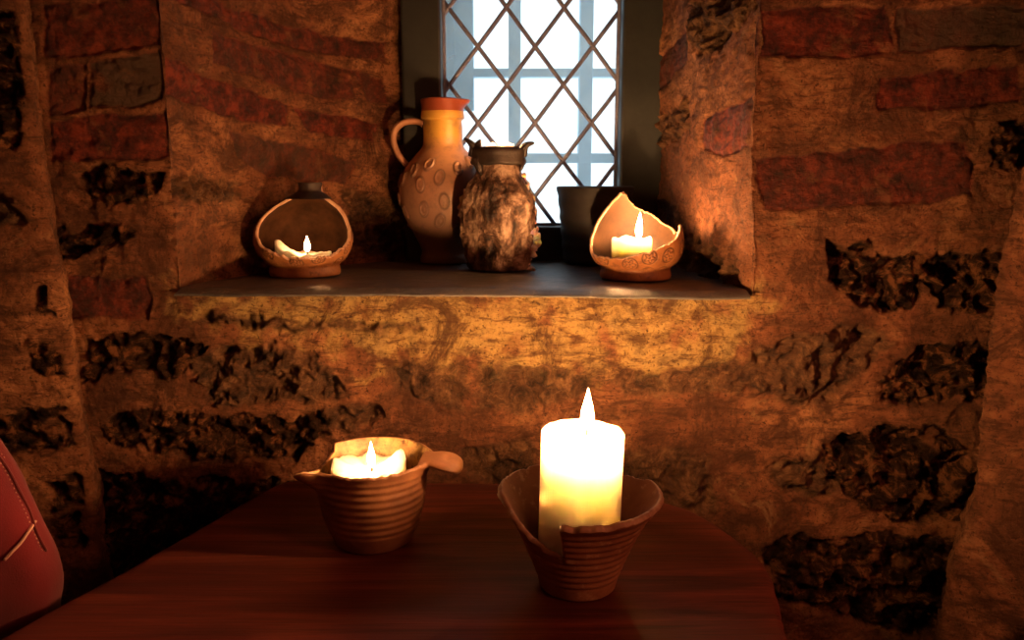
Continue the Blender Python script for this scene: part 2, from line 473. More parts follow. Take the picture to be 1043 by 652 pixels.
# masonry beyond the frame, so the walls go on as the visible ones do
def extra_courses(smin, smax, z0, z1, seed):
    rnd = random.Random(seed); out = []; z = z0
    while z < z1:
        h = rnd.uniform(.05, .065); s = smin+rnd.uniform(0, .08)
        while s < smax:
            w = rnd.uniform(.12, .25); k = rnd.choice('bbdr')
            if rnd.random() < .75:
                out.append((k, rnd.random()*.6, [(s, z), (s+w, z+rnd.uniform(-.004, .004)), (s+w, z+h), (s, z+h)]))
            s += w+rnd.uniform(.015, .03)
        z += h+rnd.uniform(.015, .03)
    return out
REG[0] += extra_courses(-.60, .60, .215, 1.0, 1)
REG[0] += extra_courses(-.60, .60, -1.05, -.62, 5)
REG[1] += extra_courses(.0, .40, .30, .42, 2)
REG[2] += extra_courses(.0, .34, .30, .42, 3)
REG[3] += extra_courses(.16, 2.3, -1.05, 1.0, 4)
REG[4] += extra_courses(.12, 2.3, -1.05, 1.0, 6)

SILL_GLOW = [[(lambda q: (q[0]-1.0, q[1]))(on_wall(px, py, FRONT0, FRONT1)) for px, py in [(176,288),(764,288),(768,345),(745,372),(600,392),(400,366),(300,345),(180,330)]]]  # band under the sill where candlelight is painted into the plaster
def shade_masonry(surf, S, P3):
    """surf id per vertex, S=(s,z) surface coords, P3 = base positions -> (disp, kind colour)"""
    N = len(S)
    brick = np.zeros(N); stone = np.zeros(N); rough = np.zeros(N); tone = np.zeros(N)
    wob = np.stack([fbm(P3, 28, 3, off=3.1), fbm(P3, 28, 3, off=41.7)], 1)*.0042
    wob += np.stack([fbm(P3, 130, 2, off=8.1), fbm(P3, 130, 2, off=14.7)], 1)*.0012
    edge = np.full(N, .05)
    for sid, regs in REG.items():
        selS = surf == sid
        if not selS.any(): continue
        for k, tn, poly in regs:
            pa = np.array(poly); lo = pa.min(0)-.02; hi = pa.max(0)+.02
            sel = np.nonzero(selS & (S[:, 0] > lo[0]) & (S[:, 0] < hi[0]) & (S[:, 1] > lo[1]) & (S[:, 1] < hi[1]))[0]
            if not len(sel): continue
            w = 1.0 if k == 'b' else 2.1
            d = poly_sdf(S[sel]+wob[sel]*w, poly)
            m = 1-sstep(-.0012, .0016, d)
            if k == 'r':
                m = 1-sstep(-.006, .004, d)
                rough[sel] = np.maximum(rough[sel], m*(.8+.2*tn))
            elif k == 'b':
                brick[sel] = np.maximum(brick[sel], m); tone[sel] = np.where(m > .01, tn, tone[sel])
            else:
                stone[sel] = np.maximum(stone[sel], m*(1-.35*tn))
            edge[sel] = np.minimum(edge[sel], np.abs(d))
    # plaster smeared over parts of the masonry
    smear = sstep(.58, .95, fbm(P3, 22, 4, off=71.3))
    brick *= 1-.85*smear
    stone *= 1-.75*sstep(.40, .85, fbm(P3, 38, 5, off=50.3))
    disp = .0055*fbm(P3, 5, 3, off=1.7)+.0036*fbm(P3, 24, 5, off=5.5)+.0016*fbm(P3*np.array([1, 1, 1.8]), 60, 4, off=61.0)+.0009*fbm(P3, 140, 3, off=9.9)
    rid = ridged(P3*np.array([1, 1, 1.3]), 20, 5, off=2.2)
    rid2 = ridged(P3, 46, 4, off=12.2)
    disp = disp + brick*(-.0022+.0013*fbm(P3, 60, 4, off=21.0))
    disp = disp + stone*((rid-.62)*.034-.003+(rid2-.6)*.014)
    disp = disp + rough*((rid-.62)*.030+(rid2-.6)*.012)
    groove = np.exp(-(edge/.0035)**2)
    disp = disp - groove*.0022*np.clip(brick+stone+.4, 0, 1)
    kind = np.stack([brick, stone, rough, tone*brick], 1)
    sill_glow = np.zeros(N)
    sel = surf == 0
    for poly in SILL_GLOW:
        d = poly_sdf(S[sel]+wob[sel]*9, poly); sill_glow[sel] = np.maximum(sill_glow[sel], 1-sstep(-.022, .012, d))
    sill_glow *= sstep(-.75, .1, fbm(P3, 30, 5, off=33.3)+.25)
    glow_attr = np.stack([sill_glow, sill_glow, sill_glow, np.ones(N)], 1)
    return disp, kind, glow_attr

HOLLOW = .040      # the left reveal is slightly dished
def arange_cols(a, b, step):
    n = max(2, int(round(abs(b-a)/step))+1); return np.linspace(a, b, n)

def build_back_wall():
    a = arange_cols(-.60, LC[0], .0018)
    nl, nw, nr_ = 210, 34, 170
    c = arange_cols(RC[0], .62, .0018)
    # niche columns
    L = [(LC[0]+(LE[0]-LC[0])*t-.841*HOLLOW*math.sin(PI*t)**.8, LC[1]+(LE[1]-LC[1])*t+.541*HOLLOW*math.sin(PI*t)**.8) for t in np.linspace(0, 1, nl)]
    W = [(LE[0]+(RE[0]-LE[0])*t, WIN_Y) for t in np.linspace(0, 1, nw)][1:]
    Rr = [(RE[0]+(RC[0]-RE[0])*t, RE[1]+(RC[1]-RE[1])*t) for t in np.linspace(0, 1, nr_)][1:]
    niche = np.array(L+W+Rr); nn = len(niche)
    N = np.concatenate([np.stack([a[:-1], np.full(len(a)-1, FRONT_Y)], 1), niche, np.stack([c[1:], np.full(len(c)-1, FRONT_Y)], 1)])
    Fx = np.concatenate([a[:-1], np.linspace(LC[0], RC[0], nn), c[1:]])
    Fp = np.stack([Fx, np.full(len(Fx), FRONT_Y)], 1)
    ia, ib = len(a)-1, len(a)-1+nn-1         # corner columns
    seg = np.zeros(len(N), int); seg[ia:ia+nl] = 1; seg[ia+nl:ia+nl+nw-2] = 9; seg[ia+nl+nw-2:ib+1] = 2
    sN = N[:, 0].copy()
    dl = lambda P0: np.hypot(N[:, 0]-P0[0], N[:, 1]-P0[1])
    sN[seg == 1] = dl(LC)[seg == 1]; sN[seg == 2] = dl(RC)[seg == 2]
    # normals
    nrmN = np.tile([0., -1.], (len(N), 1))
    def nrm(P0, P1, side):
        e = np.array(P1)-np.array(P0); e /= np.hypot(*e); n = np.array([e[1], -e[0]])*side; return n
    nrmN[seg == 1] = nrm(LC, LE, 1); nrmN[seg == 2] = nrm(RC, RE, -1)
    k = np.array([1, 2, 3, 4, 3, 2, 1.]); k /= k.sum()
    sm = np.stack([np.convolve(np.pad(nrmN[:, i], 3, 'edge'), k, 'valid') for i in (0, 1)], 1)
    nrmN = sm/np.linalg.norm(sm, axis=1)[:, None]
    TOP = .42
    zl = np.concatenate([np.arange(FLOOR_Z-.01, -.56, .02), np.arange(-.56, SILL_Z-.007, .0018), [SILL_Z-.007]])
    zu = np.concatenate([np.arange(SILL_Z-.0065, .235, .0018), np.arange(.24, TOP, .008), [TOP]])
    zt = np.concatenate([np.arange(TOP+.006, .60, .008), np.arange(.60, CEIL_Z+.02, .03)])
    rows = []; surf = []; S = []; nrmR = []; rowkind = []
    nF = np.tile([0., -1.], (len(N), 1))
    def add(xy, z, sf, s, n, kind):
        rows.append(np.concatenate([xy, np.full((len(xy), 1), z)], 1)); surf.append(sf)
        S.append(np.stack([s, np.full(len(s), z)], 1)); nrmR.append(np.concatenate([n, np.zeros((len(n), 1))], 1)); rowkind.append(kind)
    z0 = np.zeros(len(N), int)
    for z in zl: add(Fp, z, z0, Fp[:, 0], nF, 0)
    for t in np.linspace(0, 1, 9)[1:-1]: add(Fp*(1-t)+N*t, SILL_Z-.007, np.full(len(N), 9), Fp[:, 0], nF*0, 1)
    for z in zu: add(N, z, seg, sN, nrmN, 2)
    for t in np.linspace(0, 1, 7)[1:-1]: add(N*(1-t)+Fp*t, TOP, np.full(len(N), 9), Fp[:, 0], nF*0, 1)
    for z in zt: add(Fp, z, z0, Fp[:, 0], nF, 3)
    P = np.array(rows); nr, nc = P.shape[:2]
    surf = np.array(surf).reshape(-1); S = np.array(S).reshape(-1, 2); NR = np.array(nrmR).reshape(-1, 3)
    flat = P.reshape(-1, 3)
    for i in range(nr):           # rows that only carry the ledge collapse outside the niche; keep surf there as front
        pass
    sf2 = surf.reshape(nr, nc); outside = np.ones(nc, bool); outside[ia:ib+1] = False
    sf2[:, outside] = 0; NRr = NR.reshape(nr, nc, 3); NRr[:, outside] = (0, -1, 0)
    S.reshape(nr, nc, 2)[:, outside, 0] = N[outside, 0]
    disp, kind, glow_attr = shade_masonry(surf, S, flat)
    # worn rounded arrises at the niche corners
    D = disp.reshape(nr, nc)
    for c0 in (ia, ib):
        w = np.exp(-((np.arange(nc)-c0)/7.0)**2)
        up = np.array([rk == 2 for rk in rowkind])
        D[up] -= .0045*w[None, :]
    # the wall bellies out a little lower down and on the right
    zz = P[:, :, 2]; xx = P[:, :, 0]
    bz = sstep(-.30, -.16, zz)*(1-sstep(-.10, .06, zz))
    segw = np.where(seg == 9, 0, np.where(seg == 2, 1-np.clip(dl(RC)/.16, 0, 1), 1))[None, :]
    up2 = np.array([rk >= 2 for rk in rowkind])[:, None]
    bulge = .026*sstep(-.1, .24, xx)*(1-sstep(.30, .46, xx))*bz*np.where(up2, segw, 1)
    P[:, :, 1] -= bulge
    P = P + NRr*D[:, :, None]
    keep = np.ones((nr-1, nc-1), bool)
    wcols = (N[:, 0] > LE[0]+.012) & (N[:, 0] < RE[0]-.012) & (seg == 9)
    for i in range(nr-1):
        if rowkind[i] == 2 and rowkind[i+1] == 2 and P[i, ia+nl+2, 2] > SILL_Z+.03 and P[i, ia+nl+2, 2] < TOP-.03:
            keep[i] = ~(wcols[:-1] & wcols[1:])
    # collapsed rows outside the niche make no faces
    d = np.abs(np.array(rows)[1:, :-1]-np.array(rows)[:-1, :-1]).sum(2)
    keep &= d > 1e-6
    o = grid_obj('wall_back', P, M['wall'], keep=keep, attr={'kind': kind, 'sill_glow': glow_attr})
    tag(o, kind='structure'); return o
build_back_wall()

def build_side_wall(name, path, sid, first_len, zfine=.0022):
    """vertical masonry sheet along a plan path whose first leg carries the outlines of region set sid"""
    pts = []; ss = []; s = 0
    for i in range(len(path)-1):
        p0, p1 = np.array(path[i]), np.array(path[i+1]); L = np.hypot(*(p1-p0))
        fine = i <= 1
        n = int(L/(.0022 if fine and L < .5 else (.003 if fine else .03)))+2
        for t in np.linspace(0, 1, n)[(0 if i == 0 else 1):]:
            pts.append(p0+(p1-p0)*t); ss.append(s+L*t)
        s += L
    pts = np.array(pts); ss = np.array(ss)
    k = np.ones(15)/15
    sm = np.stack([np.convolve(np.pad(pts[:, i], 7, 'edge'), k, 'valid') for i in (0, 1)], 1)
    sm[0] = pts[0]; sm[-1] = pts[-1]
    t = np.gradient(sm, axis=0); t /= np.linalg.norm(t, axis=1)[:, None]+1e-9
    n = np.stack([t[:, 1], -t[:, 0]], 1)
    if np.dot(n[len(n)//2], -sm[len(n)//2]+np.array([0, -.1])) < 0: n = -n
    z = np.concatenate([np.arange(FLOOR_Z-.01, -.56, .03), np.arange(-.56, .24, zfine), np.arange(.24, CEIL_Z+.02, .03)])
    P = np.concatenate([np.repeat(sm[None], len(z), 0), np.repeat(z[:, None, None], len(sm), 1)], 2)
    NN = np.concatenate([np.repeat(n[None], len(z), 0), np.zeros((len(z), len(sm), 1))], 2)
    S = np.stack([np.repeat((ss-first_len)[None], len(z), 0), P[:, :, 2]], -1).reshape(-1, 2)
    surf = np.full(len(S), sid)
    disp, kind, glow_attr = shade_masonry(surf, S, P.reshape(-1, 3))
    P = P + NN*disp.reshape(len(z), len(sm))[:, :, None]
    if name == 'wall_left':       # the arris wanders: further in at the foot, back at the top
        sh = np.interp(P[:, :, 2], [-.5, -.32, -.05, .2], [.028, .024, .004, -.010])
        w = np.clip(1-ss/.5, 0, 1)[None]
        P[:, :, 0] += sh*w
    else:
        sh = np.interp(P[:, :, 2], [-.6, -.42, -.33, -.24, -.16, -.05, .03, .09, .2], [-.055, -.035, -.012, -.010, -.014, -.004, .012, .022, .030])
        w = np.clip(1-ss/.5, 0, 1)[None]
        P[:, :, 0] += sh*w
    o = grid_obj(name, P, M['wall'], attr={'kind': kind, 'sill_glow': glow_attr}); tag(o, kind='structure'); return o
build_side_wall('wall_left', [(-.520, .90), LW0, LW1, (-1.32, .60), (-1.32, -1.25)], 3, math.hypot(.05, .095))
build_side_wall('wall_right', [(.58, .91), (.515, .81), RW0, RW1, (1.32, .38), (1.32, -1.25)], 4,
                math.hypot(.065, .10)+math.hypot(.023, .025))

# remaining shell: floor, ceiling, wall behind the camera
o = box_obj('floor', (-1.4, 1.4, -1.35, 1.0, FLOOR_Z-.05, FLOOR_Z), M['stonefloor']); tag(o, kind='structure')
o = box_obj('ceiling', (-1.4, 1.4, -1.35, 1.0, CEIL_Z, CEIL_Z+.05), M['plaster']); tag(o, kind='structure')
o = box_obj('wall_rear', (-1.4, 1.4, -1.30, -1.24, FLOOR_Z, CEIL_Z), M['plaster']); tag(o, kind='structure')
# the thickness of masonry around the window, hidden behind the faces above (keeps daylight out of the room)
o = box_obj('wall_outer', [(-1.4, -.175, 1.225, 1.42, -1.1, 1.1), (.235, 1.4, 1.225, 1.42, -1.1, 1.1),
                           (-.175, .235, 1.225, 1.42, .43, 1.1), (-.175, .235, 1.225, 1.42, -1.1, -.100)], M['outer'])
tag(o, kind='structure')
o = box_obj('wall_core', [(-1.5, -1.42, -1.4, 1.42, -1.1, 1.1), (1.42, 1.5, -1.4, 1.42, -1.1, 1.1)], M['plaster']); tag(o, kind='structure')

# ------------------------------------------------------------------ window ledge
def ledge():
    # slab that follows the splay of the niche, worn front nose, a little proud of the wall
    nu, nv = 150, 60
    yf = lambda x: .853-.028*sstep(-.1, .27, np.array(x))-.004
    P = np.zeros((nv, nu, 3))
    us = np.linspace(0, 1, nu); vs = np.linspace(0, 1, nv)
    for j, v in enumerate(vs):
        y0 = .0
        xl = LC[0]+(LE[0]-LC[0])*v-.003-.05*math.sin(PI*v); xr = RC[0]+(RE[0]-RC[0])*v+.006-.010*(1-v)**8
        xs = xl+(xr-xl)*us
        yy = yf(xs)*(1-v)+(WIN_Y-.012)*v
        P[j, :, 0] = xs; P[j, :, 1] = yy
    top = P.copy(); flat = P.reshape(-1, 3)
    top[:, :, 2] = SILL_Z+(.0012*fbm(flat, 18, 4, off=4)).reshape(nv, nu)-.006*np.exp(-(vs[:, None]/.03)**2)-.0012
    top[0, :, 1] -= (.002*fbm(flat, 40, 3, off=7)).reshape(nv, nu)[0]
    nose = top[0].copy(); nose[:, 2] -= .002; nose[:, 1] -= .001
    low = top[0].copy(); low[:, 2] = SILL_Z-.0078; low[:, 1] += .004
    bot = P.copy(); bot[:, :, 2] = SILL_Z-.0075
    allr = np.concatenate([bot[::-1], low[None], nose[None], top], 0)
    o = grid_obj('trim_1', allr, M['slate'])
    tag(o, kind='structure'); return o
ledge()

# ------------------------------------------------------------------ window
def window():
    gx0, gx1 = -.101, .157; gz0, gz1 = -.063, .40
    fx0, fx1 = -.158, .222
    w = bpy.data.objects.new('window_1', None); C.objects.link(w); tag(w, kind='structure')
    yf0, yf1 = 1.165, 1.235
    fr = box_obj('window_frame', [(fx0, gx0, yf0, yf1, SILL_Z-.008, .44), (gx1, fx1, yf0, yf1, SILL_Z-.008, .44),
                  (gx0, gx1, yf0, yf1, SILL_Z-.008, gz0), (gx0, gx1, yf0, yf1, gz1, .44)], M['frame'], w, .004)
    gl = box_obj('glass_pane', (gx0, gx1, 1.205, 1.2065, gz0, gz1), M['glass'], w)
    # lead cames: two families of parallel diagonals clipped to the glass
    parts = []
    node = (.034, .1975); ax, az = .0421, .0545
    yc = 1.2025
    for sgn in (1, -1):
        for k in range(-12, 13):
            # line through node shifted horizontally by k*2*ax, direction (ax, sgn*az)
            x0, z0 = node[0]+k*2*ax, node[1]
            ts = []
            dx, dz = ax, sgn*az
            lo, hi = -1e9, 1e9
            for p, d, a, b in ((x0, dx, gx0-.002, gx1+.002), (z0, dz, gz0-.002, gz1+.002)):
                t1, t2 = (a-p)/d, (b-p)/d
                lo = max(lo, min(t1, t2)); hi = min(hi, max(t1, t2))
            if hi-lo < .05: continue
            p0 = np.array([x0+dx*lo, yc, z0+dz*lo]); p1 = np.array([x0+dx*hi, yc, z0+dz*hi])
            nseg = 8
            pts = []
            for i in range(nseg+1):
                p = p0+(p1-p0)*i/nseg
                pts.append(p+np.array([random.uniform(-.0006, .0006), 0, random.uniform(-.0006, .0006)]))
            parts.append(tube_vf(pts, [(.0033, .0033)]*len(pts), 8))
    mesh_obj('lead_lattice', *join(parts), M['lead'], w)
    # slender lead edge round the glass
    box_obj('lead_border', [(gx0, gx0+.004, 1.199, 1.206, gz0, gz1), (gx1-.004, gx1, 1.199, 1.206, gz0, gz1),
                            (gx0, gx1, 1.199, 1.206, gz0, gz0+.004)], M['lead'], w)
    # outer glazing bars of wood on the outside, sky glare painted into their colour
    w2 = bpy.data.objects.new('window_2', None); C.objects.link(w2); tag(w2, kind='structure')
    Y = 1.38
    def X(px): return (px-CX)/F_PX*Y*1.01
    def Z(py): return on_y(520, py, Y)[2]
    bars = [(X(518), X(530), Y, Y+.03, -.12, .43), (X(587), X(600), Y, Y+.03, -.12, .43),
            (-.175, .235, Y+.005, Y+.025, Z(78), Z(69)), (-.175, .235, Y+.005, Y+.025, Z(166), Z(156)),
            (-.175, X(466), Y, Y+.03, -.12, .43), (-.175, X(484), Y+.002, Y+.028, Z(112), .43), (X(652), .235, Y, Y+.03, -.12, .43)]
    box_obj('glazing_bar', bars, M['outer_bar'], w2, .002)
window()

# ------------------------------------------------------------------ pots
def resample(prof, n):
    """dense smooth profile from control points, near-uniform in arc length"""
    pts = np.array(smooth_path([(r, 0, z) for r, z in prof], 16))[:, [0, 2]]
    pts[:, 0] = np.maximum(pts[:, 0], 0)
    s = np.concatenate([[0], np.cumsum(np.hypot(*np.diff(pts, axis=0).T))])
    u = np.linspace(0, s[-1], n)
    return np.stack([np.interp(u, s, pts[:, 0]), np.interp(u, s, pts[:, 1])], 1), u
def pot(name, prof, mat, parent, thick=.004, nth=256, npf=110, cut=None, disp=None, lip=None, stamp=False, jag=.0, seed=0.0, inner_mat=None, rim_mat=None):
    """thrown pot: foot profile from the axis outwards and up; cut(theta)->z of the broken rim"""
    pr, u = resample(prof, npf)
    th = np.linspace(-PI, PI, nth, endpoint=False)
    zmax = pr[:, 1].max()
    rz = np.maximum.accumulate(pr[:, 1]+np.arange(npf)*1e-9)
    outer = np.zeros((npf, nth, 3)); inner = np.zeros((npf, nth, 3)); st = np.zeros((npf, nth))
    tan = np.gradient(pr, axis=0); tan /= np.linalg.norm(tan, axis=1)[:, None]+1e-12
    nor = np.stack([tan[:, 1], -tan[:, 0]], 1)
    tt = np.arange(npf)/(npf-1)
    if cut is not None: t0 = max(.05, float(np.interp(min(cut(a) for a in th)-.006, rz, tt)))
    for j, a in enumerate(th):
        if cut is None: tmax = 1.0
        else:
            zc = cut(a)
            if jag: zc += float(fbm(np.array([[math.cos(a)*3+seed, math.sin(a)*3, seed]]), 2.5, 3)[0])*jag
            tmax = 1.0 if zc >= zmax else float(np.interp(zc, rz, tt))
            tmax = max(.15, min(1.0, tmax))
        q = np.where(tt < t0, tt, t0+(tt-t0)/(1-t0)*(tmax-t0)) if cut is not None else tt
        r = np.interp(q, tt, pr[:, 0]); z = np.interp(q, tt, pr[:, 1]); uu = np.interp(q, tt, u)
        nr_, nz_ = np.interp(q, tt, nor[:, 0]), np.interp(q, tt, nor[:, 1])
        d = np.zeros(npf); sm = np.zeros(npf)
        if disp is not None:
            d, sm = disp(a, uu, r, z)
        ro, zo = r+d*nr_, z+d*nz_
        ex = lip(a, z, q) if lip is not None else 0
        fall = sstep(0, .012, r)
        ri, zi = np.maximum(r-thick*np.abs(nr_)*1.0-0*r, 0), z-thick*nz_
        zi = np.maximum(zi, thick)
        outer[:, j] = np.stack([(np.maximum(ro, 0)+ex)*math.cos(a), (np.maximum(ro, 0)+ex)*math.sin(a), zo], 1)
        inner[:, j] = np.stack([(ri+ex)*math.cos(a), (ri+ex)*math.sin(a), zi], 1)
        st[:, j] = sm
    inner[:, :, 2] = np.maximum(inner[:, :, 2], thick)
    # a rough broken/rounded lip between the two skins
    mid = (outer[-1]+inner[-1])/2; mid[:, 2] += thick*.25
    P = np.concatenate([outer, mid[None], inner[::-1]], 0)
    col = np.zeros((P.shape[0], nth, 4)); col[:npf, :, 0] = st; col[:npf, :, 1] = st; col[:npf, :, 2] = st; col[:, :, 3] = 1
    o = grid_obj(name, P, mat, parent, closed=True, attr={'stamp': col})
    if inner_mat is not None:
        o.data.materials.append(inner_mat)
        mi = np.zeros(len(o.data.polygons), dtype=np.int32); mi[(npf+1)*nth:] = 1
        o.data.polygons.foreach_set('material_index', mi)
    if rim_mat is not None:
        o.data.materials.append(rim_mat); k_ = len(o.data.materials)-1
        mi = np.zeros(len(o.data.polygons), dtype=np.int32); o.data.polygons.foreach_get('material_index', mi)
        mi[(npf-1)*nth:(npf+1)*nth] = k_; o.data.polygons.foreach_set('material_index', mi)
    return o
def interp_cut(tab):
    a = np.array(sorted(tab)); ang = np.radians(np.concatenate([a[:, 0]-360, a[:, 0], a[:, 0]+360])); zz = np.tile(a[:, 1], 3)
    return lambda th: float(np.interp(th, ang, zz))
def rosettes(nominal_r, ulo, uhi, R=.0105, seed=1, h=.0009, oval=False):
    rnd = random.Random(seed); pts = []
    for _ in range(4000):
        a = rnd.uniform(-PI, PI); u = rnd.uniform(ulo, uhi)
        ok = all(math.hypot(((a-b+PI) % (2*PI)-PI)*nominal_r, u-v) > 2.15*R for b, v, _ in pts)
        if ok: pts.append((a, u, rnd.uniform(0, PI)))
        if len(pts) > 44: break
    A = np.array(pts)
    def f(a, uu, r, z):
        da = (a-A[:, 0]+PI) % (2*PI)-PI
        near = np.abs(da)*nominal_r < R*1.6
        d = np.zeros(len(uu)); s = np.zeros(len(uu))
        for da_, (b, v, ph) in zip(da[near], A[near]):
            x = da_*r; y = uu-v
            if oval:
                x2 = x*math.cos(ph*.25-.4)+y*math.sin(ph*.25-.4); y2 = -x*math.sin(ph*.25-.4)+y*math.cos(ph*.25-.4)
                q = np.hypot(x2/.62, y2)
                d += h*(np.exp(-((q-R*.72)/(R*.15))**2)+.7*np.exp(-(q/(R*.5))**2)); s = np.maximum(s, np.exp(-((q-R*.95)/(R*.14))**2)+.35*np.exp(-(q/(R*.8))**4))
            else:
                q = np.hypot(x, y); phi = np.arctan2(y, x)
                l = np.exp(-((q-R*.84)/(R*.085))**2)
                l = np.maximum(l, np.exp(-((q-R*(.48+.16*np.cos(5*phi+ph)))/(R*.10))**2))
                l = np.maximum(l, np.exp(-(q/(R*.13))**2))
                d -= h*l; d += h*.6*np.exp(-(q/(R*.8))**4); s = np.maximum(s, l)
        g = sstep(.013, .019, z); d = d*g; s = s*g
        return d, s
    return f

def flame(parent, loc, height, width, strength, lean=0.0):
    n, m = 20, 16
    V, Fs = [], []
    prof = [(0, .35), (.08, .72), (.2, .98), (.3, 1.0), (.42, .92), (.55, .74), (.7, .48), (.84, .24), (.94, .09), (1, .01)]
    zz = np.linspace(0, 1, n); rr = np.interp(zz, [p[0] for p in prof], [p[1] for p in prof])*width/2
    P = np.zeros((n, m, 3))
    for i in range(n):
        for k in range(m):
            a = 2*PI*k/m
            P[i, k] = (rr[i]*math.cos(a)+lean*zz[i]**2*height, rr[i]*math.sin(a), zz[i]*height)
    key = 'flame_%d' % int(strength)
    if key not in M: M[key] = emit(key, FLAME_COL, strength)
    return grid_obj('flame', P, M[key], parent, closed=True, loc=loc)
FLAME_COL = (1.0, .475, .175)

def candle(loc, label, radius, height, wick_h=.008, fh=.02, fw=.007, fs=2500., off=(0, 0), mat=None, tilt=(0, 0),
           top='flat', chunk=None, group=None, seed=0, lean=0.0):
    root = empty('candle', loc, label, 'candle', group)
    root.rotation_euler = (tilt[0], tilt[1], 0)
    nth, nz = 96, 40
    th = np.linspace(0, 2*PI, nth, endpoint=False)
    rows = []
    rows.append([(0.0, 0, 0)]*nth)
    cth, sth = np.cos(th), np.sin(th)
    circ = np.stack([cth*2+seed, sth*2, np.zeros(nth)], 1)
    rim = height+.0012*fbm(circ, 1.2, 3)
    if top == 'melted': rim = height+.004*fbm(circ, .9, 3)+(chunk(th) if chunk else 0)
    rad = radius*(1+.012*fbm(circ, 1.0, 2, off=5)*(3 if top == 'melted' else 1))
    R = []
    prof = [(0, 0), (.9, 0), (1, .015), (1, .1), (1, .3), (1, .5), (1, .7), (1, .9), (1, .96), (.985, .985), (.95, 1.0), (.90, .997)]
    for rr, zz in prof: R.append(np.stack([rad*rr*cth, rad*rr*sth, rim*zz], 1))
    dip = .004 if top == 'flat' else .003
    for rr, dz in ((.8, .4), (.65, .8), (.45, 1.0), (.25, 1.0), (.1, .9), (0, .85)):
        w = (rr/.8)
        zc = height-dip*dz
        R.append(np.stack([rad*rr*cth, rad*rr*sth, (rim-dip*dz)*w**1.5+zc*(1-w**1.5)], 1))
    P = np.array(R)
    # densify vertically for the melted ones is not needed: smooth shaded
    body = grid_obj('wax_body', P, mat or M['wax'], root, closed=True)
    ox, oy = off
    wk = mesh_obj('wick', *tube_vf([(ox, oy, height-dip-.002), (ox+.0003, oy, height+wick_h*.4), (ox+.0015, oy+.0005, height+wick_h)], [.0011, .0011, .0008], 8), M['wick'], root)
    flame(root, (ox, oy, height+wick_h*.25), fh, fw, fs, lean)
    return root

# --- broken conical bowl with the tall pillar candle
def bowl_broken():
    c = on_z(588, 594, TABLE_Z)
    root = empty('pottery_bowl', (c[0], c[1]+.0, TABLE_Z), 'flared ribbed clay bowl with a V-shaped break, holding the tall pillar candle', 'bowl', rz=math.radians(-5))
    prof = [(0, 0), (.020, 0), (.0295, .0005), (.0315, .004), (.0335, .012), (.038, .024), (.0445, .040), (.051, .054), (.0575, .066), (.0640, .0745), (.0665, .0775)]
    cut = interp_cut([(-179, .0745), (-170, .070), (-155, .061), (-140, .052), (-125, .047), (-112, .042), (-106, .040), (-103.5, .041),
                      (-102, .072), (-99, .074), (-70, .075), (-40, .0765), (0, .0775), (20, .079), (35, .074), (60, .073), (90, .077), (140, .078), (165, .0775)])
    def disp(a, uu, r, z):
        d = .0005*np.sin(z*2*PI/.0062+.4*math.sin(a))*sstep(.008, .014, z)*(1-sstep(.066, .073, z))
        d = d+.0012*np.exp(-((z-.074)/.003)**2)
        return d, np.zeros(len(uu))
    pot('bowl_body', prof, M['clay_broken'], root, .0042, 360, 150, cut, disp, jag=.0018, seed=2.2, rim_mat=M['raw_edge'])
    return c
cB = bowl_broken()
candle((cB[0]+.0005, cB[1]+.0, TABLE_Z+.0265), 'tall ivory pillar candle burning in the flared bowl with the V-shaped break', .0326, .1025,
       .009, .032, .0100, 4300., off=(.003, 0), tilt=(0, math.radians(1.2)))

# --- left jar with pulled lip and lug handle
def jar_left():
    c = on_z(381, 549, TABLE_Z)
    root = empty('pottery_bowl', (c[0], c[1], TABLE_Z), 'ribbed clay bowl with a flat lug handle and pointed broken lip, left on the table', 'bowl', rz=math.radians(11))
    prof = [(0, 0), (.026, 0), (.033, .001), (.0365, .006), (.0415, .018), (.0455, .033), (.0480, .048), (.0490, .062), (.0510, .072), (.0535, .079)]
    cut = interp_cut([(-180, .068), (-165, .072), (-150, .078), (-120, .0765), (-90, .076), (-60, .0775), (-30, .079), (0, .080), (40, .079), (70, .083), (100, .084), (124, .082), (130, .081), (134, .072), (150, .067), (170, .066)])
    def disp(a, uu, r, z):
        d = .0004*np.sin(z*2*PI/.0068+.5*math.sin(a+.5))*sstep(.012, .02, z)*(1-sstep(.068, .074, z))
        return d, np.zeros(len(uu))
    def lip(a, z, q):
        w = math.exp(-(((math.degrees(a)+158)/13.0)**2))
        w2 = math.exp(-(((math.degrees(a)+16)/22.0)**2))
        return w*.021*sstep(.050, .079, z)+w2*.004*sstep(.06, .079, z)
    pot('bowl_body', prof, M['clay_raw'], root, .0035, 320, 140, cut, disp, lip, jag=.0014, seed=7.7, inner_mat=M['ochre_glaze'])
    # lug handle: a flat thumb-grip with a pierced dimple
    n, m = 22, 20; P = np.zeros((n, m, 3))
    for i, t in enumerate(np.linspace(0, 1, n)):
        wdt = .0165+.004*math.sin((t-.2)*PI*1.2) if t < .7 else .0198*math.sqrt(max(0, 1-((t-.7)/.3)**2))+.0002
        if t < .25: wdt = .022-.0055*(t/.25)
        x = .046+.037*t
        zc = .0765-.006*t*t+.002*math.sin(t*3)
        for k in range(m):
            b = 2*PI*k/m
            dent = .0022*math.exp(-(((t-.62)/.06)**2))*math.exp(-((math.cos(b)*wdt/.0022)**2))*1.5*(1 if math.sin(b) > 0 else 0)
            P[i, k] = (x, wdt*math.cos(b), zc+.0042*math.copysign(abs(math.sin(b))**.7, math.sin(b))*(1 if t < .9 else math.sqrt(max(.02, 1-((t-.9)/.1)**2)))-dent)
    h = grid_obj('handle', P, M['clay_raw'], root, closed=True)
    h.rotation_euler = (0, 0, math.radians(-16))
    return c
cA = jar_left()
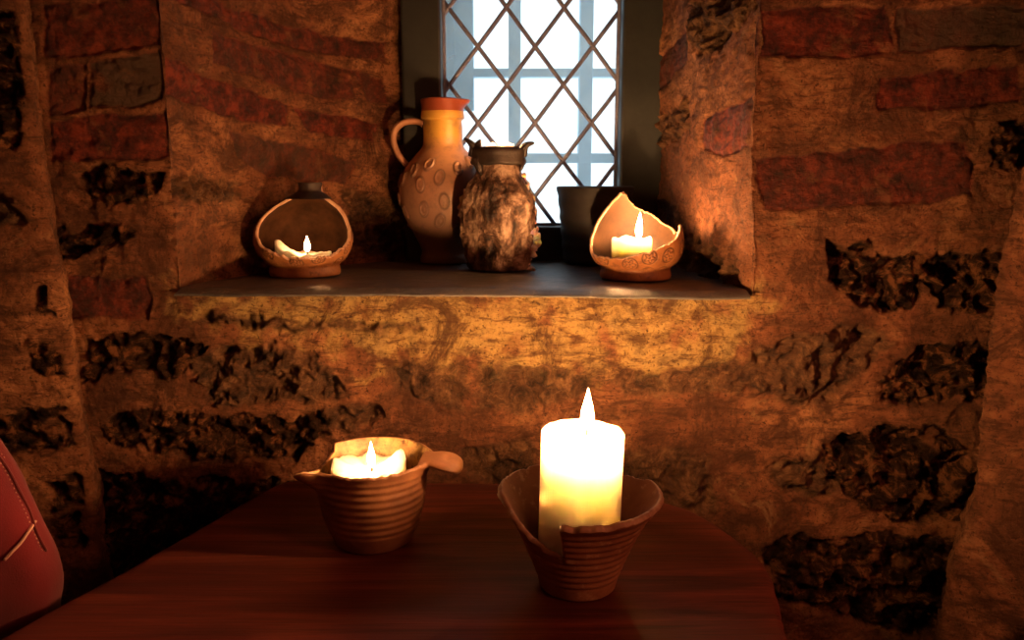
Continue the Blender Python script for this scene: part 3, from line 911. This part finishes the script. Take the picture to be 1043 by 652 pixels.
candle((cA[0]-.003, cA[1]+.0, TABLE_Z+.0150), 'squat melted white candle burning in the bowl with the lug handle', .0332, .0550,
       .006, .0235, .0068, 330., off=(.004, -.006), mat=M['wax_small'], top='melted', group=None,
       chunk=lambda th: .010*np.exp(-(((np.degrees(th)-25+180) % 360-180)/17.0)**2)+.004*np.exp(-(((np.degrees(th)-165+180) % 360-180)/50.0)**2), seed=3)

# --- two broken stamped pots used as candle shelters on the ledge
def shelter_left():
    c = on_z(311, 279.6, SILL_Z)
    root = empty('pottery_candle_shelter', (c[0], c[1], SILL_Z), 'onion-shaped clay pot with a dark neck and a big front opening, left end of ledge', 'pot', 'broken clay pots sheltering candles', rz=math.radians(15))
    prof = [(0, 0), (.038, 0), (.0425, .001), (.0435, .005), (.0425, .010), (.0430, .013), (.0500, .020), (.0570, .031), (.0600, .044), (.0575, .058),
            (.0490, .074), (.0350, .088), (.0205, .097), (.0125, .102), (.0120, .106), (.0130, .112)]
    cut = interp_cut([(-90, .0225), (-70, .0230), (-50, .027), (-30, .038), (-18, .050), (-10, .060), (-3, .078), (4, .2), (176, .2), (183, .080), (190, .064),
                      (200, .052), (212, .038), (230, .028), (250, .0235)])
    rs = rosettes(.056, .045, .115, .0095, 5, .0010)
    pb = pot('pot_body', prof, M['terracotta'], root, .004, 420, 200, cut, rs, jag=.0034, seed=1.3, inner_mat=M['dark_glaze'], rim_mat=M['raw_edge'])
    # dark shoulder and neck ring
    r2 = [(.0285, .0935), (.0210, .0985), (.0143, .1025), (.0135, .107), (.0148, .113)]
    pr, _ = resample(r2, 20); th = np.linspace(0, 2*PI, 64, endpoint=False)
    P = np.array([[(r*math.cos(a), r*math.sin(a), z) for a in th] for r, z in pr])
    Pi = np.array([[((r-.0028)*math.cos(a), (r-.0028)*math.sin(a), z+.0004) for a in th] for r, z in pr])
    keepz = P
    nk = grid_obj('neck_ring', np.concatenate([P, Pi[::-1], P[:1]], 0), M['iron'], root, closed=True)
    nk['label'] = 'sooty dark neck ring'
    for ob in (pb, nk):      # the thrown neck leans over to the right
        co = np.zeros(len(ob.data.vertices)*3, np.float32); ob.data.vertices.foreach_get('co', co); co = co.reshape(-1, 3)
        co[:, 0] += .0105*sstep(.055, .112, co[:, 2]); ob.data.vertices.foreach_set('co', co.reshape(-1)); ob.data.update()
    return c
def shelter_right():
    c = on_z(647, 283, SILL_Z)
    root = empty('pottery_candle_shelter', (c[0], c[1], SILL_Z), 'stamped clay pot broken to a tall leaf-shaped back, right end of ledge', 'pot', 'broken clay pots sheltering candles', rz=math.radians(-9))
    prof = [(0, 0), (.036, 0), (.0415, .001), (.0425, .005), (.0415, .011), (.0425, .014), (.0490, .020), (.0545, .030), (.0562, .042), (.0545, .055), (.0500, .070), (.0410, .087), (.0290, .103)]
    cut = interp_cut([(-90, .030), (-70, .036), (-50, .043), (-30, .051), (-15, .058), (-8, .062), (-3, .0635), (2, .058), (15, .052), (30, .055), (50, .064), (70, .076), (90, .083),
                      (105, .092), (118, .100), (126, .103), (134, .101), (144, .090), (158, .070), (170, .050), (180, .036), (190, .027), (205, .0255), (230, .0255), (250, .026)])
    rs = rosettes(.053, .045, .115, .0105, 11, .0011)
    pot('pot_body', prof, M['terracotta'], root, .0038, 420, 200, cut, rs, jag=.0022, seed=4.3, inner_mat=M['brown_glaze'], rim_mat=M['raw_edge'])
    return c
cL = shelter_left(); cR = shelter_right()
candle((cL[0], cL[1]-.004, SILL_Z+.0045), 'low melted white candle burning inside the onion-shaped pot', .034, .024,
       .005, .0190, .0075, 170., off=(.006, -.004), mat=M['wax_small'], top='melted', seed=9,
       chunk=lambda th: .013*np.exp(-(((np.degrees(th)-190+180) % 360-180)/42.0)**2))
candle((cR[0]-.006, cR[1]-.002, SILL_Z+.0045), 'short white candle burning inside the leaf-backed stamped pot', .0240, .043,
       .006, .0290, .0080, 1500., off=(.008, -.004), mat=M['wax_small'], top='melted', seed=12, lean=.04)

# --- jug
def jug():
    c = on_z(453, 267, SILL_Z)
    k = 1.152/800
    H = lambda y: float(on_y(453, y, c[1])[2]-on_y(453, 267, c[1])[2])
    root = empty('jug', (c[0], c[1], SILL_Z), 'tall stamped stoneware jug with yellow neck and red-brown rim, one loop handle', 'jug')
    hw = [(0, 267), (20, 267), (23.5, 266.5), (24, 262), (22.5, 256), (25, 248), (31, 236), (38, 222), (42.5, 206), (43.5, 194), (41, 180), (35, 168), (27, 158), (20.5, 150),
          (19.2, 143), (19, 130), (18.5, 124), (19, 122.3), (21, 120.5), (20.5, 112), (20.8, 105), (21.2, 102)]
    prof = [(r*k, H(y)) for r, y in hw]
    rs = rosettes(.060, .075, .185, .0115, 21, .0028, oval=True)
    def disp(a, uu, r, z):
        d, s = rs(a, uu, r, z)
        g = sstep(.045, .06, z)*(1-sstep(.152, .16, z))
        return d*g, s*g
    def lip(a, z, q):
        w = math.exp(-((math.degrees(a)-0)/24.0)**2)
        return w*.0085*sstep(H(112), H(102), z)-.002*math.exp(-((abs(math.degrees(a))-38)/18.0)**2)*sstep(H(112), H(102), z)
    pot('jug_body', prof, M['jug'], root, .0035, 360, 220, None, disp, lip)
    def Q(px, py): return ((px-453)*k, 0, H(py))
    path = smooth_path([Q(434, 126), Q(427, 124), Q(416, 125), Q(407.5, 132), Q(405, 143), Q(408, 155), Q(413, 163), Q(419, 170)], 8)
    n = len(path)
    rad = [(.0065, .0042)]*n; rad[0] = (.009, .006); rad[1] = (.008, .005); rad[-1] = (.0075, .005)
    h = mesh_obj('handle', *tube_vf(path, rad, 14), M['plain_clay'], root)
    root.rotation_euler[2] = math.radians(5)
jug()

# --- wax-covered candle holder with horned collar
def waxed():
    c = on_z(508, 274, SILL_Z)
    k = 1.07/800*1.0
    c = np.array(c); k = float(c[1])/ (cp) /800
    H = lambda y: float(on_y(508, y, c[1])[2]-on_y(508, 274, c[1])[2])
    root = empty('wax_covered_candle_holder', (c[0], c[1], SILL_Z), 'dripped wax-caked candle holder with a dark horned collar, in front of window', 'candle holder')
    prof = [(0, 274), (24, 274), (31, 272), (33, 262), (34, 248), (36, 234), (37, 222), (36, 210), (34, 200), (30, 190), (25.5, 182), (23, 176), (21.5, 170), (21, 160), (21.5, 150)]
    pf = [(r*k, H(y)) for r, y in prof]
    pr, u = resample(pf, 260); nth = 300
    th = np.linspace(0, 2*PI, nth, endpoint=False)
    P = np.array([np.stack([r*np.cos(th), r*np.sin(th), np.full(nth, z)], 1) for r, z in pr])
    fl = P.reshape(-1, 3)
    drip = fbm(fl*np.array([1, 1, .3]), 48, 3, off=2.0).reshape(P.shape[:2])
    lum = ridged(fl*np.array([1, 1, .8]), 45, 4, off=6.0).reshape(P.shape[:2])
    fine = fbm(fl, 190, 3, off=7.0).reshape(P.shape[:2])
    amp = (sstep(.004, .02, pr[:, 1])*(1-sstep(H(184), H(172), pr[:, 1])))[:, None]
    d = amp*(.0042*drip+.0036*(lum-.55)+.0007*fine)+.0004*fine
    flat = 1.0
    n = P.copy(); n[:, :, 2] = 0; n /= np.linalg.norm(n, axis=2)[:, :, None]+1e-9
    P = P+n*d[:, :, None]
    rim = P[-1:].copy(); rim[:, :, :2] *= .86; low = rim.copy(); low[:, :, 2] -= .012; ce = low.copy(); ce[:, :, :2] *= 0.01
    grid_obj('waxed_body', np.concatenate([P, rim, low, ce], 0), M['old_wax'], root, closed=True)
    # drips on the right side
    parts = []
    rnd = random.Random(5)
    def X(px): return (px-508)*k
    ctrl = [[(529, 178), (534, 188), (538, 200), (539, 212), (538, 222)],
            [(532, 190), (540, 205), (542, 220), (541, 232)],
            [(534, 224), (541, 230), (545, 238), (546, 248), (544, 256)],
            [(536, 232), (543, 238), (547, 244), (543, 251), (543, 262)],
            [(538, 246), (540, 254), (537, 262), (537, 272), (541, 275), (545, 274)],
            [(533, 258), (535, 268), (538, 273.5)],
            [(479, 194), (474, 203), (471, 213), (471, 222)]]
    for q, cc in enumerate(ctrl):
        yy = -.010 if q % 2 else .002
        pts = smooth_path([(X(a), yy+.002*math.sin(q), H(b)) for a, b in cc], 7)
        m = len(pts)
        rr = [.0060*(1-.5*i/m)+.0016*math.sin(i*1.1+q)+.0008*rnd.random() for i in range(m)]
        rr[-1] = .0012
        parts.append(tube_vf(pts, rr, 10))
    for p_ in parts:
        dr = mesh_obj('wax_drip', *p_, M['old_pale_wax'], root); dr['label'] = 'paler hanging wax drip'
    # horned collar
    zb0, zb1 = H(168), H(152)
    th2 = np.linspace(0, 2*PI, 96, endpoint=False)
    rows = []
    for r, z in [(22.0, 168.5), (26.5, 168), (27.5, 165), (26.4, 161), (27.2, 157), (27.8, 153.5), (26.5, 151.5), (22.5, 151.5)]:
        wv = .6*np.sin(th2*7)+.5*np.sin(th2*4+1)
        rows.append(np.stack([(r+wv*.5)*k*np.cos(th2), (r+wv*.5)*k*np.sin(th2), H(z)+wv*k*.5], 1))
    rows.append(rows[0])
    col = grid_obj('collar', np.array(rows), M['iron'], root, closed=True)
    hp = []
    def horn(pts, rad): hp.append(tube_vf(smooth_path([(X(a), y, H(b)) for a, b, y in pts], 6), rad, 10))
    def taper(n, r0): return [r0*(1-i/n)**.7+.0004 for i in range(n)]
    for pts, r0 in (([(484, 158, -.006), (484, 151, -.010), (481, 146, -.012), (475, 141, -.012)], .0072),
                    ([(487, 152, -.010), (489, 147, -.013), (491, 143, -.014)], .0062),
                    ([(531, 158, -.006), (533, 151, -.010), (537, 147.5, -.011), (543, 146, -.011)], .0068),
                    ([(488, 163, -.018), (489.5, 171, -.022), (492, 179, -.023)], .0072),
                    ([(531, 163, -.012), (530.5, 170, -.016), (529, 175, -.016)], .0045)):
        n = (len(pts)-1)*6+1
        horn(pts, taper(n, r0))
    hn = mesh_obj('horn', *hp[0], M['iron'], root)
    for v in hp[1:]: mesh_obj('horn', *v, M['iron'], root)
    return c, k, H
cW, kW, HW = waxed()
candle((cW[0]+.002, cW[1], SILL_Z+HW(157.5)), 'stub of candle glowing in the horned collar of the wax-caked holder', .0175*1.05, HW(148.5)-HW(159),
       .004, .026, .0085, 450., off=(-.001, 0), mat=M['wax_small'], top='melted', seed=2)

# --- dark pot behind
def darkpot():
    c = on_z(605, 268, SILL_Z); k = c[1]/cp/800
    H = lambda y: float(on_y(605, y, c[1])[2]-on_y(605, 268, c[1])[2])
    root = empty('dark_pot', (c[0], c[1], SILL_Z), 'plain dark grey flared pot behind the leaf-backed clay pot, before the window', 'pot')
    prof = [(0, 268), (22, 268), (28, 267.5), (31, 264), (32, 255), (33.5, 235), (35.5, 212), (37, 200), (38, 193), (38, 190.5)]
    pot('pot_body', [(r*k, H(y)) for r, y in prof], M['dark_pot'], root, .005, 160, 80, None,
        lambda a, uu, r, z: (.0006*np.sin(z*2*PI/.02), np.zeros(len(uu))))
darkpot()

# ------------------------------------------------------------------ table
def table():
    px = [(0, 648), (60, 615), (140, 572), (210, 532), (262, 503), (290, 489.5), (330, 488), (420, 490), (505, 491), (600, 499), (668, 508), (705, 519), (738, 538), (765, 558), (784, 580), (793, 604), (800, 630), (806, 652)]
    pts = [on_z(x, y, TABLE_Z)[:2] for x, y in px]
    pts = [np.array(p) for p in pts]
    # carry on towards the sitter, beyond the frame
    l0 = pts[0]; dl = (pts[0]-pts[4]); dl /= np.hypot(*dl)
    pts = [l0+dl*.30, l0+dl*.15]+pts+[np.array([.205, .42]), np.array([.225, .32]), np.array([.215, .22]), np.array([.12, .16]), np.array([-.30, .17])]
    dense = smooth_path([(p[0], p[1], 0) for p in pts+[pts[0]]], 10)[:-1]
    D = np.array(dense)[:, :2]
    rnd = fbm(np.concatenate([D, np.zeros((len(D), 1))], 1), 30, 3)
    cen = D.mean(0); dirv = D-cen; dirv /= np.hypot(*dirv.T)[:, None]
    D = D+dirv*rnd[:, None]*.0012
    root = empty('table', (0, 0, 0), 'dark reddish wooden table with clipped corners, in front of the niche', 'table')
    root.location = (cen[0], cen[1], FLOOR_Z)
    h = TABLE_Z-FLOOR_Z
    rows = []
    for ins, dz in ((.012, -.034), (.004, -.034), (.0, -.030), (.0, -.012), (.0008, -.005), (.003, -.0015), (.007, 0), (.02, 0), (.06, 0)):
        q = D-cen-dirv*ins
        rows.append(np.concatenate([q, np.full((len(q), 1), h+dz)], 1))
    for f in (.75, .5, .25, .02, 0):
        q = (D-cen-dirv*.06)*f; rows.append(np.concatenate([q, np.full((len(q), 1), h)], 1))
    bot = [np.concatenate([(D-cen)*f, np.full((len(D), 1), h-.034)], 1) for f in (0, .02, .4, .8)]
    grid_obj('tabletop', np.array(bot+rows), M['table'], root, closed=True)
    for x, y in ((-.17, .19), (.20, .16), (-.22, -.17), (.17, -.17)):
        s = .024
        z0, z1 = .0, h-.034
        v, f = box_vf(-s, s, -s, s, 0, 1)
        v = [(x+a*(1 if c else .75), y+b*(1 if c else .75), z0+(z1-z0)*c) for a, b, c in v]
        l = mesh_obj('leg', v, f, M['dark_wood'], root, smooth=False)
        b = l.modifiers.new('bevel', 'BEVEL'); b.width = .004; b.segments = 2
    box_obj('apron', (-.15, .18, .165, .185, h-.10, h-.034), M['dark_wood'], root, .002)
    box_obj('apron', (-.20, .15, -.18, -.16, h-.10, h-.034), M['dark_wood'], root, .002)
    return root
table()

# ------------------------------------------------------------------ chair and red jacket at the left edge
JY = .60
def chair_and_jacket():
    cx = -.70
    root = empty('wooden_chair', (cx, JY-.17, FLOOR_Z), 'dark wooden chair at the left, under the red jacket', 'chair')
    for sx in (-1, 1):
        box_obj('leg', (sx*.19-.018, sx*.19+.018, .15, .186, 0, .98), M['dark_wood'], root, .005)
        box_obj('leg', (sx*.19-.018, sx*.19+.018, -.19, -.154, 0, .43), M['dark_wood'], root, .005)
    box_obj('seat', (-.225, .225, -.21, .145, .43, .46), M['dark_wood'], root, .008)
    box_obj('backrest', [(-.17, .17, .158, .180, .90, .97), (-.17, .17, .160, .178, .72, .78)], M['dark_wood'], root, .005)
    jr = empty('red_jacket', (cx, JY, FLOOR_Z+.60), 'red stitched jacket with pale piping hanging at the left edge', 'jacket')
    # half width of the garment against height, read from its right-hand outline
    zc = [-.36, -.335, -.318, -.285, -.25, -.207, -.165, -.12, -.07, -.02, .01, .025]
    xr = [-.384, -.374, -.374, -.382, -.394, -.411, -.432, -.455, -.490, -.550, -.620, -.69]
    n, m = 90, 140
    zs = np.linspace(-.355, .0245, n); w = np.interp(zs, zc, xr)-cx
    w = np.convolve(np.pad(w, 4, 'edge'), np.ones(9)/9, 'valid')
    dep = np.interp(zs, [-.355, -.2, -.05, .0, .0245], [.052, .050, .044, .030, .004])
    P = np.zeros((n, m, 3)); th = np.linspace(0, 2*PI, m, endpoint=False)
    for i in range(n):
        c_, s_ = np.cos(th), np.sin(th)
        P[i, :, 0] = w[i]*np.sign(c_)*np.abs(c_)**.85
        P[i, :, 1] = dep[i]*np.sign(s_)*np.abs(s_)**.75
        P[i, :, 2] = zs[i]-(FLOOR_Z+.60)
    fl = P.reshape(-1, 3)
    fold = (.011*fbm(fl*np.array([1, 1, .5]), 8, 3, off=3)+.0015*fbm(fl, 45, 3, off=8)).reshape(n, m)
    # sagging diagonal creases towards the lower right
    cr = np.sin((fl[:, 2]*1.1-fl[:, 0]*.8)*70).reshape(n, m)*.0016
    sgn = np.sign(np.sin(th))[None]*np.abs(np.sin(th))[None]**.4
    P[:, :, 1] += (fold+cr)*sgn*sstep(.0245, -.03, zs)[:, None]
    o = grid_obj('jacket_body', P, M['red_fabric'], jr, closed=True)
    sol = o.modifiers.new('cloth', 'SOLIDIFY'); sol.thickness = .0025; sol.offset = -1
    Wp = P+np.array([cx, JY, FLOOR_Z+.60]); camf = np.array([0, cp, -sp]); camu = np.array([0, sp, cp])
    dd = Wp@camf; PX = CX+F_PX*Wp[:, :, 0]/dd; PY = CY-F_PX*(Wp@camu)/dd
    fine_i, fine_j = np.meshgrid(np.arange(n), np.arange(m), indexing='ij')
    def surf_at(x, y):       # surface point of the near face that the photograph shows there
        e = (PX-x)**2+(PY-y)**2+np.where(np.sin(th)[None] > .35, 1e6, 0)
        q = np.argsort(e.reshape(-1))[:5]; wt = 1/(e.reshape(-1)[q]+.5)
        p = (P.reshape(-1, 3)[q]*wt[:, None]).sum(0)/wt.sum()
        out = Wp.reshape(-1, 3)[q[0]]*-1; out /= np.linalg.norm(out)
        return p+out*.0016
    def line(ctrl, k=6): return smooth_path([surf_at(*c) for c in ctrl], k)
    seam = [(-14, 452), (-4, 461), (8, 478), (19, 500), (29, 521), (38, 543), (47, 562)]
    mesh_obj('edge_seam', *tube_vf(line(seam), .0011, 8), M['red_dark'], jr)
    st = []
    for off in (-2.6, 2.6):
        L = line([(x+off, y-off*.3) for x, y in seam], 10)
        for i in range(0, len(L)-2, 2): st.append(tube_vf([L[i], L[i]*.3+L[i+1]*.7], .00045, 6))
    s = mesh_obj('stitching', *join(st), M['pale_piping'], jr); s['label'] = 'pale contrast stitching'
    p = mesh_obj('piping', *tube_vf(line([(36, 532), (29, 542), (21, 553), (12, 563), (4, 570)]), .0013, 8), M['pale_piping'], jr); p['label'] = 'pale piping strip'
chair_and_jacket()

# ------------------------------------------------------------------ light
w = bpy.data.worlds.new('overcast_sky'); bpy.context.scene.world = w; w.use_nodes = True
bg = w.node_tree.nodes['Background']
bg.inputs[0].default_value = (.80, .93, 1.0, 1); bg.inputs[1].default_value = 2.3
pl = bpy.data.lights.new('window_portal', 'AREA'); pl.shape = 'RECTANGLE'; pl.size = .42; pl.size_y = .55
pl.cycles.is_portal = True
po = bpy.data.objects.new('window_portal', pl); po.location = (.03, 1.43, .17); po.rotation_euler = (PI/2, 0, PI); C.objects.link(po)
po.rotation_euler = (-PI/2, 0, 0)
# the room's own warm lamp, behind and above the sitter
rl = bpy.data.lights.new('room_lamp', 'POINT'); rl.energy = 19; rl.color = (1, .31, .14); rl.shadow_soft_size = .12
ro = bpy.data.objects.new('room_lamp', rl); ro.location = (1.08, -.22, .42); C.objects.link(ro)

sc = bpy.context.scene
sc.view_settings.view_transform = 'Standard'; sc.view_settings.look = 'None'
sc.view_settings.gamma = 1.0; sc.view_settings.use_curve_mapping = False
sc.view_settings.exposure = 0.0
sc.cycles.use_denoising = True
sc.cycles.max_bounces = 8; sc.cycles.sample_clamp_indirect = 4.0
